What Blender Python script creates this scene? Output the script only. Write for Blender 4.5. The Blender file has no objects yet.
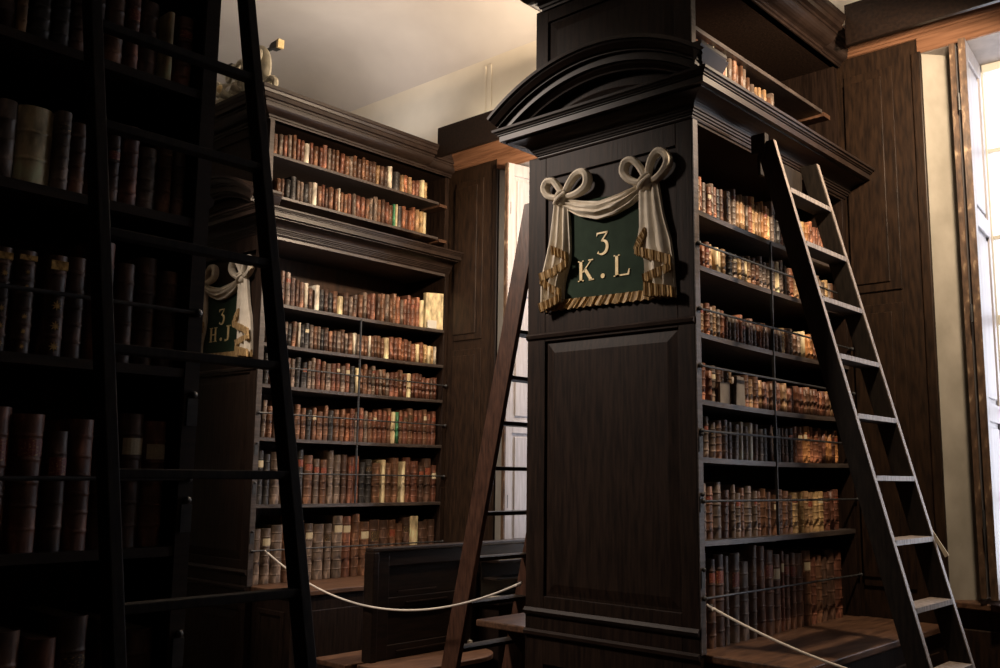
import bpy, bmesh, math, random
from mathutils import Vector, Matrix
R = random.Random(7)
U = 1.55                      # the eye stands 1.55 m above the floor; heights below are written from the eye
col = bpy.context.scene.collection
T = lambda x, y, z: (x, y, z)  # placement of the bookcase now being built

# ------------------------------------------------------------------ materials
def newmat(name):
    m = bpy.data.materials.new(name); m.use_nodes = True
    nt = m.node_tree; b = nt.nodes['Principled BSDF']
    return m, nt, b
def noise_mix(name, c1, c2, scale=(1, 1, 1), nscale=8, rough=.5, spec=.5, bump=0, detail=6, c3=None, lo=.35, hi=.65, metallic=0, coat=0):
    m, nt, b = newmat(name)
    tc = nt.nodes.new('ShaderNodeTexCoord'); mp = nt.nodes.new('ShaderNodeMapping')
    mp.inputs['Scale'].default_value = scale
    nz = nt.nodes.new('ShaderNodeTexNoise'); nz.inputs['Scale'].default_value = nscale; nz.inputs['Detail'].default_value = detail
    cr = nt.nodes.new('ShaderNodeValToRGB')
    cr.color_ramp.elements[0].position = lo; cr.color_ramp.elements[0].color = (*c1, 1)
    cr.color_ramp.elements[1].position = hi; cr.color_ramp.elements[1].color = (*c2, 1)
    if c3:
        e = cr.color_ramp.elements.new(min(.97, hi + .14)); e.color = (*c3, 1)
    L = nt.links.new
    L(tc.outputs['Object'], mp.inputs['Vector']); L(mp.outputs[0], nz.inputs['Vector'])
    L(nz.outputs['Fac'], cr.inputs['Fac']); L(cr.outputs[0], b.inputs['Base Color'])
    b.inputs['Roughness'].default_value = rough; b.inputs['Specular IOR Level'].default_value = spec
    b.inputs['Metallic'].default_value = metallic; b.inputs['Coat Weight'].default_value = coat
    b.inputs['Coat Roughness'].default_value = .25
    if bump:
        bp = nt.nodes.new('ShaderNodeBump'); bp.inputs['Strength'].default_value = bump; bp.inputs['Distance'].default_value = .01
        L(nz.outputs['Fac'], bp.inputs['Height']); L(bp.outputs[0], b.inputs['Normal'])
    return m
M = {}
M['oak'] = noise_mix('dark_oak', (.009, .005, .0035), (.024, .0135, .009), (14, 14, 1.2), 5, .52, .14, .12)
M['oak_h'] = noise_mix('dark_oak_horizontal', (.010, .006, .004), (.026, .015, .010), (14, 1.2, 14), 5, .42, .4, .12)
M['mould'] = noise_mix('dark_oak_moulding', (.014, .008, .006), (.024, .014, .010), (3, 3, 3), 3, .44, .30, .03)
M['wallwood'] = noise_mix('brown_wall_oak', (.010, .0052, .003), (.028, .0145, .0075), (10, 10, 1.6), 5, .48, .25, .10)
M['corn_lit'] = noise_mix('lit_red_brown_oak', (.11, .050, .026), (.20, .098, .054), (.8, 12, 14), 4, .38, .45, .08)  # brighter than the wall oak: light on cornice and lintel put into colour
M['ledge'] = noise_mix('ledge_oak', (.055, .027, .016), (.13, .066, .037), (9, 1.1, 9), 5, .48, .35, .1)
M['shelfedge'] = noise_mix('shelf_oak', (.034, .026, .023), (.078, .061, .054), (12, 1.2, 12), 6, .42, .5, .12)
M['back'] = noise_mix('case_back_oak', (.020, .009, .005), (.055, .025, .013), (8, 8, 1), 4, .6, .3)
M['pew'] = noise_mix('pew_oak', (.007, .004, .003), (.016, .009, .006), (10, 1.2, 10), 5, .42, .25, .1)
M['lad_lit'] = noise_mix('lit_ladder_oak', (.13, .105, .09), (.28, .235, .205), (12, 12, 3), 6, .5, .4, .1)  # lighter copy: carries the light caught by ladder edges and tread tops
M['lad_side'] = noise_mix('dark_ladder_oak', (.008, .0055, .004), (.020, .014, .010), (12, 12, 2), 6, .68, .2, .1)  # darker copy: on the grey-edged ladder it carries the shaded sides
M['lad_red'] = noise_mix('red_ladder_oak', (.036, .016, .010), (.090, .041, .025), (12, 12, 2), 5, .42, .4, .1)
M['floor'] = noise_mix('floor_boards', (.030, .016, .009), (.075, .040, .022), (1, 9, 1), 5, .35, .5, .1)
M['plaster'] = noise_mix('cream_plaster', (.66, .60, .50), (.74, .68, .575), (1, 1, 1), 2.2, .85, .2, .04)
M['ceil'] = noise_mix('ceiling_plaster', (.52, .48, .455), (.64, .60, .565), (.8, .8, .8), 1.1, .9, .2, .03)
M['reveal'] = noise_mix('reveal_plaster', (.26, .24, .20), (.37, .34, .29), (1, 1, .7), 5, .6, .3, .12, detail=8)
M['shut'] = noise_mix('painted_shutter', (.25, .232, .235), (.33, .31, .315), (8, 8, .8), 5, .5, .4, .06)
M['shut_edge'] = noise_mix('worn_shutter_edge', (.040, .022, .013), (.10, .058, .034), (8, 8, 3), 5, .5, .4, .2, c3=(.30, .22, .14), hi=.6)
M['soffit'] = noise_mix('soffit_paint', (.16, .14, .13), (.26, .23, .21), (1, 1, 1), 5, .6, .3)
M['white'] = noise_mix('white_paint', (.42, .40, .34), (.50, .48, .42), (1, 1, 1), 6, .45, .4)
M['iron'] = noise_mix('black_iron', (.020, .021, .023), (.045, .047, .050), (1, 1, 1), 30, .45, .5, .05)
M['cord'] = noise_mix('white_cord', (.60, .54, .46), (.82, .76, .68), (60, 60, 60), 6, .7, .3)
M['green'] = noise_mix('green_painted_cloth', (.014, .027, .016), (.021, .038, .023), (1, 1, 1), 12, .7, .1)
M['linen'] = noise_mix('carved_linen', (.58, .51, .40), (.74, .67, .55), (1, 1, 1), 14, .55, .3, .12)
M['fringe'] = noise_mix('gilt_fringe', (.22, .13, .05), (.50, .34, .15), (160, 30, 22), 1.2, .5, .4, .3, c3=(.70, .54, .30))
M['gold'] = noise_mix('gold_leaf', (.74, .55, .24), (.95, .76, .42), (1, 1, 1), 40, .4, .5, .1)
M['gilt'] = noise_mix('worn_spine_gilding', (.30, .17, .05), (.75, .48, .17), (1, 1, 1), 90, .4, .5, .2, metallic=.4)
M['stone'] = noise_mix('carved_pale_paint', (.38, .35, .27), (.58, .54, .43), (1, 1, 1), 16, .6, .3, .3)
M['page'] = noise_mix('page_edges', (.30, .23, .15), (.52, .42, .29), (1, 160, 1), 1, .8, .2)
M['card'] = noise_mix('white_card', (.66, .64, .58), (.74, .72, .66), (1, 1, 1), 6, .7, .2)
M['paper'] = noise_mix('old_paper', (.62, .55, .42), (.78, .71, .57), (1, 1, 1), 10, .8, .2)
M['greypaper'] = noise_mix('grey_paper', (.15, .13, .115), (.22, .195, .17), (1, 1, 1), 12, .8, .2)
g, nt, b = newmat('window_glass')
for n in list(nt.nodes): nt.nodes.remove(n)
o_ = nt.nodes.new('ShaderNodeOutputMaterial'); tr = nt.nodes.new('ShaderNodeBsdfTransparent'); gl = nt.nodes.new('ShaderNodeBsdfGlossy')
gl.inputs['Roughness'].default_value = .03; mx = nt.nodes.new('ShaderNodeMixShader'); mx.inputs[0].default_value = .06
nt.links.new(tr.outputs[0], mx.inputs[1]); nt.links.new(gl.outputs[0], mx.inputs[2]); nt.links.new(mx.outputs[0], o_.inputs[0])
M['glass'] = g
def leather(name, c, wear=2.0, rough=.48):
    d = tuple(v * .38 for v in c); w = tuple(min(.8, v * wear * 1.25 + .012) for v in c)
    return noise_mix(name, d, c, (1, 1, .45), 26, rough, .45, .25, detail=9, c3=w, lo=.34, hi=.56)
LEA = {
 'brown':  leather('brown_leather', (.150, .072, .040)),
 'reddish brown': leather('red_brown_leather', (.185, .078, .048)),
 'dark brown': leather('dark_brown_leather', (.085, .045, .030)),
 'grey-brown': leather('grey_brown_leather', (.160, .115, .088), 1.8),
 'tan': leather('tan_leather', (.340, .205, .105), 1.6),
 'rust': leather('rust_leather', (.250, .100, .052)),
 'blackish': leather('black_leather', (.034, .030, .028)),
 'chestnut': leather('chestnut_leather', (.130, .050, .030)),
 'ochre': leather('ochre_leather', (.460, .300, .140), 1.4),
 'cream vellum': leather('cream_vellum', (.74, .60, .36), 1.06, .55),
 'pale vellum': leather('pale_vellum', (.66, .58, .46), 1.08, .55),
 'green': leather('green_leather', (.040, .160, .075), 1.8),
 'orange-brown': leather('orange_leather', (.42, .19, .07), 1.5),
}
M['lab_red'] = noise_mix('red_title_label', (.16, .030, .020), (.22, .045, .028), (1, 60, 120), 2, .45, .5, c3=(.55, .36, .12), hi=.55)
M['lab_dark'] = noise_mix('dark_title_label', (.03, .02, .015), (.05, .03, .02), (1, 60, 120), 2, .45, .5, c3=(.55, .36, .12), hi=.55)
M['lab_cream'] = noise_mix('cream_title_label', (.50, .42, .28), (.62, .53, .36), (1, 60, 120), 2, .6, .3)

# ------------------------------------------------------------------ mesh helpers
class MB:
    def __init__(s): s.bm = bmesh.new()
    def v(s, p): return s.bm.verts.new(T(*p))
    def face(s, vs):
        try: return s.bm.faces.new(vs)
        except ValueError: return None
    def box(s, x0, x1, y0, y1, z0, z1):
        c = [s.v((x, y, z)) for z in (z0, z1) for y in (y0, y1) for x in (x0, x1)]
        for f in ((0,1,3,2),(4,6,7,5),(0,4,5,1),(2,3,7,6),(0,2,6,4),(1,5,7,3)): s.face([c[i] for i in f])
        return s
    def prism(s, pts, fn, a, b):           # polygon pts swept from a to b; fn(p, t) -> xyz
        A = [s.v(fn(p, a)) for p in pts]; B = [s.v(fn(p, b)) for p in pts]
        s.face(A[::-1]); s.face(B); n = len(pts)
        for i in range(n): s.face([A[i], A[(i+1) % n], B[(i+1) % n], B[i]])
        return s
    def rings(s, rs, closed=True, caps=True, loop=False):
        V = [[s.v(p) for p in r] for r in rs]; n = len(V[0])
        for k in range(len(V) - (0 if loop else 1)):
            A, B = V[k], V[(k+1) % len(V)]
            for i in range(n if closed else n-1): s.face([A[i], A[(i+1) % n], B[(i+1) % n], B[i]])
        if caps and not loop: s.face(V[0][::-1]); s.face(V[-1])
        return s
    def tube(s, pts, r, n=8, loop=False, flat=1.0):
        P = [Vector(p) for p in pts]; rs = []
        for i, p in enumerate(P):
            a = P[(i-1) % len(P)] if (loop or i) else p
            c = P[(i+1) % len(P)] if (loop or i < len(P)-1) else p
            d = (c - a).normalized()
            up = Vector((0, 1, 0)) if abs(d.y) < .9 else Vector((0, 0, 1))
            q = d.cross(up).normalized(); w = q.cross(d).normalized()
            rr = r[i] if isinstance(r, (list, tuple)) else r
            rs.append([tuple(p + q*rr*math.cos(2*math.pi*k/n) + w*rr*flat*math.sin(2*math.pi*k/n)) for k in range(n)])
        return s.rings(rs, loop=loop)
    def grid(s, rows, back=None):           # open sheet, given thickness by 'back' offset in y
        n = len(rows[0])
        F = [[s.v(p) for p in r] for r in rows]; B = [[s.v((p[0], p[1]+back, p[2])) for p in r] for r in rows]
        m = len(rows)
        for j in range(m-1):
            for i in range(n-1):
                s.face([F[j][i], F[j][i+1], F[j+1][i+1], F[j+1][i]]); s.face([B[j][i], B[j+1][i], B[j+1][i+1], B[j][i+1]])
        for j in range(m-1):
            s.face([F[j][0], F[j+1][0], B[j+1][0], B[j][0]]); s.face([F[j][-1], B[j][-1], B[j+1][-1], F[j+1][-1]])
        for i in range(n-1):
            s.face([F[0][i], B[0][i], B[0][i+1], F[0][i+1]]); s.face([F[-1][i], F[-1][i+1], B[-1][i+1], B[-1][i]])
        return s
    def ball(s, c, rx, ry, rz, nu=12, nv=8):
        rs = []
        for j in range(1, nv):
            a = math.pi*j/nv
            rs.append([(c[0]+rx*math.sin(a)*math.cos(2*math.pi*i/nu), c[1]+ry*math.sin(a)*math.sin(2*math.pi*i/nu), c[2]-rz*math.cos(a)) for i in range(nu)])
        return s.rings(rs)
    def sweep(s, path, prof):               # mitred moulding round a plan path; prof = closed (d, z)
        n = len(path); rs = []
        for i, (x, y) in enumerate(path):
            ns = []
            if i: dx, dy = x-path[i-1][0], y-path[i-1][1]; l = math.hypot(dx, dy); ns.append((-dy/l, dx/l))
            if i < n-1: dx, dy = path[i+1][0]-x, path[i+1][1]-y; l = math.hypot(dx, dy); ns.append((-dy/l, dx/l))
            nx = sum(a[0] for a in ns); ny = sum(a[1] for a in ns)
            if len(ns) == 2:
                k = 1 + ns[0][0]*ns[1][0] + ns[0][1]*ns[1][1]; nx /= k; ny /= k
            rs.append([(x+nx*d, y+ny*d, z) for d, z in prof])
        return s.rings(rs)
    def build(s, name, mat, parent=None, bevel=0, smooth=False, **props):
        bmesh.ops.recalc_face_normals(s.bm, faces=s.bm.faces)
        me = bpy.data.meshes.new(name); 
        xs = [v.co for v in s.bm.verts]
        lo = Vector([min(c[i] for c in xs) for i in range(3)]); hi = Vector([max(c[i] for c in xs) for i in range(3)])
        org = Vector(((lo.x+hi.x)/2, (lo.y+hi.y)/2, lo.z))
        for v in s.bm.verts: v.co -= org
        s.bm.to_mesh(me); s.bm.free()
        for m in (mat if isinstance(mat, (list, tuple)) else [mat]): me.materials.append(m)
        if smooth:
            for p in me.polygons: p.use_smooth = True
            me.set_sharp_from_angle(angle=math.radians(38))
        o = bpy.data.objects.new(name, me); col.objects.link(o)
        w = org + Vector((0, 0, U))
        if parent is not None: o.parent = parent; w = w - WORLD[parent.name]
        o.location = w; WORLD[o.name] = (org + Vector((0, 0, U)))
        if bevel:
            bv = o.modifiers.new('bevel', 'BEVEL'); bv.width = bevel; bv.segments = 2; bv.limit_method = 'ANGLE'
        for k, val in props.items(): o[k] = val
        return o
WORLD = {}
def thing(name, label, cat, base, group=None):
    o = bpy.data.objects.new(name, None); col.objects.link(o); o.empty_display_size = .1
    p = Vector(T(*base)) + Vector((0, 0, U)); o.location = p; WORLD[o.name] = p
    o['label'] = label; o['category'] = cat
    if group: o['group'] = group
    return o
def smooth_path(P, n=6, closed=False):
    out = []; N = len(P); m = N if closed else N-1
    for i in range(m):
        p0, p1, p2, p3 = (P[(i+k-1) % N] for k in range(4)) if closed else (P[max(0, i-1)], P[i], P[i+1], P[min(N-1, i+2)])
        for j in range(n):
            t = j/n
            out.append(tuple(.5*(2*b + (c-a)*t + (2*a-5*b+4*c-d)*t*t + (3*b-a-3*c+d)*t**3) for a, b, c, d in zip(p0, p1, p2, p3)))
    if not closed: out.append(tuple(P[-1]))
    return out
STR = dict(kind='structure')

# ------------------------------------------------------------------ the room
YW = 5.60; YR = -.48
HEAD, SILL, CEIL = 2.49, -.64, 3.95
def bx(*a): return MB().box(*a)
bx(-10, 3.2, YR-.5, YW+.5, -1.60, -1.55).build('floor', M['floor'], **STR)
m = MB()
# ceiling: flat with a cove running down onto both long walls
prof = [(YR-.5, 4.05), (YR-.5, 3.50), (YR, 3.50)]
for k in range(0, 17):
    a = math.pi/2*k/16; prof.append((YR+.62*(1-math.cos(a)), 3.50+.45*math.sin(a)))
for k in range(16, -1, -1):
    a = math.pi/2*k/16; prof.append((YW-.62*(1-math.cos(a)), 3.50+.45*math.sin(a)))
prof += [(YW, 3.50), (YW+.5, 3.50), (YW+.5, 4.05)]
m.prism(prof, lambda p, t: (t, p[0], p[1]), -10, 3.2); m.build('ceiling', M['ceil'], smooth=True, **STR)
bx(-10.1, -10, YR-.5, YW+.5, -1.55, 4.0).build('wall_left', M['plaster'], **STR)
bx(3.2, 3.3, YR-.5, YW+.5, -1.55, 4.0).build('wall_right', M['plaster'], **STR)
OPEN = [(-8.568, -7.248), (-5.17, -3.85), (-1.80, -.48)]
def make_wall(name, openings):
    xs = [-10] + [v for o in openings for v in o] + [3.2]
    lo, up = MB(), MB()
    for i in range(0, len(xs), 2):
        lo.box(xs[i], xs[i+1], YW, YW+.12, -1.55, 2.80)
    for a, b in openings:
        lo.box(a, b, YW, YW+.12, -1.55, SILL-.03); lo.box(a, b, YW, YW+.12, HEAD, 2.80)
    up.box(-10, 3.2, YW, YW+.5, 2.80, 3.5)
    w = lo.build(name, M['wallwood'], **STR)
    up.build(name, M['plaster'], **STR)
    # outer thickness of the wall
    o = MB()
    for i in range(0, len(xs), 2):
        x0 = xs[i]+(.12 if i else 0); x1 = xs[i+1]-(.12 if i+1 < len(xs)-1 else 0)
        x0 -= .0; o.box(xs[i]-(.0), xs[i+1], YW+.26, YW+.5, -1.55, 2.80)
    for a, b in openings:
        o.box(a, b, YW+.12, YW+.5, -1.55, SILL-.03); o.box(a, b, YW+.12, YW+.5, HEAD+.05, 2.80)
    o.build(name, M['plaster'], **STR)
make_wall('wall_back', OPEN)
T = lambda x, y, z: (x, 5.12-y, z)
make_wall('wall_front', [])
T = lambda x, y, z: (x, y, z)
nt_ = 1
def trim(mb, mat, **k):
    global nt_
    o = mb.build('trim_%d' % nt_, mat, kind='structure', **k); nt_ += 1; return o
# splayed cream reveals, soffits, sills
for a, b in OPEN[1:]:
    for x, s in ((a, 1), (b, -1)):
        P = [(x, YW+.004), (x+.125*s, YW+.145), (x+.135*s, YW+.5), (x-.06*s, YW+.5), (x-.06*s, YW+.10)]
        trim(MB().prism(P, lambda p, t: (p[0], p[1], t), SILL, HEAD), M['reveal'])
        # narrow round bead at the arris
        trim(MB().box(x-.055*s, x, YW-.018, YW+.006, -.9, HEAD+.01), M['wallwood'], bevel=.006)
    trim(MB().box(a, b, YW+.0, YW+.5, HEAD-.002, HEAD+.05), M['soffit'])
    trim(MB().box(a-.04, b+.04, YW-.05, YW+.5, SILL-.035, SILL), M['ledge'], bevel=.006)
# cornice over the panelling between the cases
cp = [(0, 2.585), (.014, 2.587), (.016, 2.602), (.026, 2.606), (.028, 2.618), (.036, 2.622), (.044, 2.640), (.062, 2.668), (.086, 2.690), (.090, 2.704), (.104, 2.708), (.104, 2.76), (0, 2.80)]
for x0, x1, bz, bl in ((-5.72, -3.31, 2.615, -5.60), (-2.27, .05, 2.535, -2.125)):
    trim(MB().rings([[(x, YW-d, z) for d, z in cp] for x in (x0, x1)]), M['corn_lit'])
    # dark board standing in front of and above that cornice
    trim(MB().box(bl, x1-.02, 5.297, 5.33, bz, bz+.25), M['pew'], bevel=.003)
    for xx in (x0+.35, x1-.25): trim(MB().box(xx-.03, xx+.03, 5.33, YW, bz+.16, bz+.22), M['pew'])
for a, b in OPEN[1:]:
    trim(MB().box(a-.02, b+.02, YW-.012, YW+.002, HEAD, 2.588), M['corn_lit'], bevel=.003)  # lintel band in the brightened oak, its light painted in
# raised panels and mid rails of the piers
for x0, x1 in ((-5.66, -5.225), (-2.262, -1.855)):
    for z0, z1 in ((-.60, 1.02), (1.10, 2.46)):
        trim(MB().box(x0, x1-.115, YW-.010, YW+.001, z0, z1), M['wallwood'], bevel=.002)
        trim(MB().box(x0, x1-.18, YW-.018, YW-.009, z0+.05, z1-.05), M['wallwood'], bevel=.003)
for x0, x1 in ((-5.66, -3.35), (-2.262, .05)):
    trim(MB().box(x0, x1, YW-.03, YW+.001, -1.55, -1.40), M['wallwood'], bevel=.01)
    trim(MB().box(x0+.1, x1-.1, YW-.014, YW+.001, -1.3, -.78), M['wallwood'], bevel=.008)
# slim plaster pilaster above the left board, wall moulding
trim(MB().box(-5.36, -5.335, YW-.008, YW+.001, 2.80, 3.44), M['plaster'], bevel=.006)
trim(MB().box(-5.31, -5.27, YW-.010, YW+.001, 2.80, 3.44), M['plaster'], bevel=.008)

# ------------------------------------------------------------------ windows and shutters
wn = 1
for (a, b) in OPEN[1:]:
    x0, x1, y = a+.13, b-.13, YW+.40
    fr = MB()
    fr.box(x0, x0+.09, y, y+.07, SILL, HEAD).box(x1-.09, x1, y, y+.07, SILL, HEAD)
    fr.box(x0, x1, y, y+.07, HEAD-.05, HEAD).box(x0, x1, y, y+.07, SILL, SILL+.08).box(x0, x1, y+.01, y+.05, .90, .96)
    n = 3
    for k in range(1, n):
        xx = x0+.09+(x1-x0-.18)*k/n; fr.box(xx-.014, xx+.014, y+.01, y+.045, SILL, HEAD)
    for zz in (-.1, .4, 1.42, 1.95): fr.box(x0, x1, y+.012, y+.043, zz-.013, zz+.013)
    w = fr.build('window_%d' % wn, M['white'], bevel=.004, **STR)
    bx(x0+.08, x1-.08, y+.026, y+.030, SILL+.05, HEAD-.03).build('glass', M['glass'], w)
    wn += 1
def leaf(parent, p0, p1, th, z0, z1):
    d = Vector((p1[0]-p0[0], p1[1]-p0[1], 0)); L = d.length; d.normalize(); n = Vector((-d.y, d.x, 0))*-1   # n points to +x side
    def W(u, w, z): return (p0[0]+d.x*u+n.x*w, p0[1]+d.y*u+n.y*w, z)
    def fb(mb, u0, u1, w0, w1, a, c):
        mb.rings([[W(u0, w0, z), W(u1, w0, z), W(u1, w1, z), W(u0, w1, z)] for z in (a, c)])
    zs = [(z0+.10, .32), (.42, 1.40), (1.50, z1-.10)]
    core = MB(); fb(core, .0, L, 0, th*.55, z0, z1); core.build('leaf_core', M['shut'], parent)
    fr = MB()
    fb(fr, .006, .065, th*.55, th, z0, z1); fb(fr, L-.06, L, th*.55, th, z0, z1)
    for a, c in ((z0, z0+.10), (.32, .42), (1.40, 1.50), (z1-.10, z1)): fb(fr, .065, L-.06, th*.55, th, a, c)
    fr.build('leaf_frame', M['shut'], parent, bevel=.003)
    for a, c in zs:
        f = MB(); fb(f, .095, L-.09, th*.5, th*.85, a+.03, c-.03); f.build('leaf_panel', M['shut'], parent, bevel=.006)
    e = MB(); fb(e, -.006, .006, -.001, th+.001, z0, z1); e.build('leaf_edge', M['shut_edge'], parent, label='dark worn front edge')
for a, wl in ((OPEN[1][0], 'beside the 3 H.J bookcase'), (OPEN[2][0], 'right of the 3 K.L bookcase')):
    t = thing('window_shutter', 'tall pale panelled window shutter '+wl, 'shutter', (a+.24, YW+.1, SILL), 'window shutters')
    if a < -3: leaf(t, (a+.19, YW-.13), (a+.31, YW+.38), .035, SILL+.03, 2.47)
    else: leaf(t, (a+.235, YW-.10), (a+.185, YW+.36), .035, SILL+.03, 2.47)
    t2 = thing('window_shutter', 'dark-edged shutter leaf folded behind the pale one '+wl, 'shutter', (a+.17, YW+.1, SILL), 'window shutters')
    leaf(t2, (a+(.145 if a < -3 else .175), YW-.06), (a+.150, YW+.34), .028, SILL+.03, 2.47)
    for zz in (-.2, .9, 2.1): MB().tube([(a+.225, YW-.108, zz-.05), (a+.225, YW-.108, zz+.05)], .007).build('hinge', M['iron'], t)

# ------------------------------------------------------------------ bookcases
XL, XR, YE, YB = -3.295, -2.28, 3.808, 5.575
CY = .5*(YE+YB)
def sag(y, s): 
    t = (y-YE)/(YB-YE); return -s*4*t*(1-t)
def frame_field(mb, x0, x1, z0, z1, yf, rec=.014, w=.05):
    # a raised-and-fielded panel sunk behind yf
    r = lambda i, y: [(x0+i, y, z0+i), (x1-i, y, z0+i), (x1-i, y, z1-i), (x0+i, y, z1-i)]
    mb.rings([r(0, yf+.022), r(0, yf+rec), r(.012, yf+rec), r(.012+w, yf+.004), r(.016+w, yf+.004)], caps=True)
def bookcase(label, shelves, upper, sags, rods, div_y, edge='shelfedge'):
    t = thing('bookcase', label, 'bookcase', ((XL+XR)/2, CY, -1.55), 'dark oak library bookcases')
    # end panel towards the aisle
    e = MB(); y = YE
    sx0, sx1 = -3.175, -2.370
    for x0, x1 in ((XL, sx0), (sx1, XR)): e.box(x0, x1, y, y+.045, -1.55, 1.70)
    for z0, z1 in ((-1.55, -1.42), (-.93, -.60), (.69, .835), (1.572, 1.70)): e.box(sx0, sx1, y, y+.045, z0, z1)
    e.box(sx0, sx1, y+.020, y+.045, -.60, .69); e.box(sx0, sx1, y+.036, y+.045, .835, 1.572); e.box(sx0, sx1, y+.020, y+.045, -1.42, -.93)
    e.build('end_panel', M['oak'], t, bevel=.003)
    f = MB(); frame_field(f, sx0, sx1, -.60, .69, y); f.build('lower_field', M['oak'], t)
    f = MB(); frame_field(f, sx0, sx1, -1.42, -.93, y); f.build('base_field', M['oak'], t)
    MB().sweep([(XR+.0, y), (XL, y)], [(0, -.70), (.012, -.69), (.02, -.675), (.006, -.66), (0, -.66)]).build('end_moulding', M['mould'], t)
    MB().sweep([(XR+.0, y), (XL, y)], [(0, -.80), (.016, -.79), (.018, -.775), (.004, -.765), (0, -.765)]).build('end_moulding', M['mould'], t)
    MB().sweep([(XR+.0, y), (XL, y)], [(0, .70), (.012, .71), (.016, .725), (.004, .735), (0, .735)]).build('end_moulding', M['mould'], t)
    # far upright, centre back board, outer uprights' thin light edges
    bx(XL, XR, YB-.045, YB, -.77, 1.70).build('upright', M['oak'], t, bevel=.003)
    bx(XR-.004, XR+.006, YE+.002, YE+.043, -.77, 1.70).build('upright_edge', M[edge], t)
    bx(-2.80, -2.775, YE+.04, YB-.04, -.77, 2.53).build('back_board', M['back'], t)
    for z, s in zip(shelves, sags):
        m = MB(); N = 14
        m.rings([[(XL+.004, yy, z+sag(yy, s)-.024), (XR+.002, yy, z+sag(yy, s)-.024), (XR+.002, yy, z+sag(yy, s)), (XL+.004, yy, z+sag(yy, s))]
                 for yy in [YE+.044+(YB-YE-.088)*k/N for k in range(N+1)]])
        m.build('shelf', M[edge], t)
    # iron rods across the rows, with end knobs
    for z in rods:
        r = MB().tube([(XR+.014, YE+.02, z), (XR+.014, YB-.02, z-.008)], .0055, 8).build('rod', M['iron'], t)
        MB().ball((XR+.014, YE+.022, z), .012, .012, .012).build('knob', M['iron'], r); MB().ball((XR+.014, YB-.022, z-.008), .012, .012, .012).build('knob', M['iron'], r)
    if div_y: bx(XR-.006, XR+.008, div_y-.004, div_y+.004, shelves[-1], shelves[0]-.02).build('divider_rod', M['iron'], t)
    # hinge plates of the rods on the corner
    for z in (-.45, -.12, .15):
        MB().box(XR+.004, XR+.012, YE+.004, YE+.034, z-.035, z+.035).ball((XR+.014, YE+.02, z+.045), .01, .01, .01).build('hinge_plate', M['iron'], t)
    # lower cornice
    xl2 = XL+.08
    path = [(XR, YB), (XR, YE), (xl2, YE), (xl2, YB)]
    pr = [(-.04, 1.685), (.006, 1.685), (.010, 1.693), (.010, 1.699), (.018, 1.701), (.020, 1.709), (.027, 1.711), (.029, 1.720), (.036, 1.723)]
    for k in range(1, 9):
        a = math.pi/2*k/8; pr.append((.036+.088*(1-math.cos(a)), 1.723+.045*math.sin(a)))
    pr += [(.132, 1.768), (.132, 1.776), (.158, 1.778), (.158, 1.808), (.166, 1.810), (.166, 1.815), (.175, 1.817), (.178, 1.826), (.188, 1.828), (.190, 1.840), (-.04, 1.842)]
    MB().sweep(path, pr).build('cornice', M['mould'], t)
    bx(XL+.02, XR-.002, YE+.04, YB-.002, 1.672, 1.700).build('cornice_soffit', M['oak'], t)
    # segmental pediment over the end
    cx, half, top = -2.745, .667, 2.126
    Rr = 1.115; cz = top-Rr; am = math.asin(half/Rr)
    pf = [(0, YE+0.002), (0, YE-0.220), (-.018, YE-0.222), (-.022, YE-0.210), (-.030, YE-0.207), (-.052, YE-0.188), (-.058, YE-0.174), (-.064, YE-0.174), (-.066, YE-0.150), (-.100, YE-0.148), (-.102, YE-0.134), (-.112, YE-0.128), (-.128, YE-0.108), (-.136, YE-0.105), (-.136, YE+0.002)]
    m = MB(); N = 40
    m.rings([[(cx+(Rr+dr)*math.sin(a), yy, cz+(Rr+dr)*math.cos(a)) for dr, yy in pf] for a in [-am+2*am*k/N for k in range(N+1)]])
    m.build('pediment', M['mould'], t)
    r_in = Rr-.130; ay = math.acos((1.835-cz)/r_in)
    P = [(cx+r_in*math.sin(a), cz+r_in*math.cos(a)) for a in [-ay+2*ay*k/24 for k in range(25)]]
    m = MB().prism(P, lambda p, t_: (p[0], t_, p[1]), YE-0.050, YE+0.002)
    m.build('tympanum', M['oak'], t)
    r2 = Rr-.20; a2 = math.acos((1.855-cz)/r2)
    m = MB(); m.rings([[(cx+(r2+dr)*math.sin(a), yy, cz+(r2+dr)*math.cos(a)) for dr, yy in ((0, YE-0.050), (0, YE-0.075), (-.012, YE-0.085), (-.026, YE-0.075), (-.03, YE-0.050))] for a in [-a2+2*a2*k/24 for k in range(25)]])
    m.build('tympanum_moulding', M['mould'], t)
    # the pediment's return on the shelf side
    rp = [(-2.135, 1.842), (-2.128, 1.842), (-2.126, 1.858), (-2.118, 1.862), (-2.114, 1.880), (-2.104, 1.884), (-2.106, 1.905), (-2.092, 1.930), (-2.092, 1.945), (-2.135, 1.945)]
    MB().prism(rp, lambda p, t_: (p[0], t_, p[1]), YE-0.218, YE+0.010).build('pediment_return', M['mould'], t)
    bx(-2.24, -2.13, YE-.09, YE+.01, 1.842, 1.90).build('pediment_block', M['oak'], t)
    # upper stage
    uL = XL+.04
    e = MB(); z0, z1 = 1.84, 2.54
    for x0, x1 in ((uL, uL+.085), (XR-.09, XR)): e.box(x0, x1, y+.004, y+.045, z0, z1)
    for a, c in ((z0, 1.90), (2.46, z1)): e.box(uL+.085, XR-.09, y+.004, y+.045, a, c)
    e.box(uL+.085, XR-.09, y+.024, y+.045, 1.90, 2.46); e.build('upper_end_panel', M['oak'], t, bevel=.003)
    f = MB(); frame_field(f, uL+.085, XR-.09, 1.90, 2.46, y+.004); f.build('upper_field', M['oak'], t)
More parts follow.
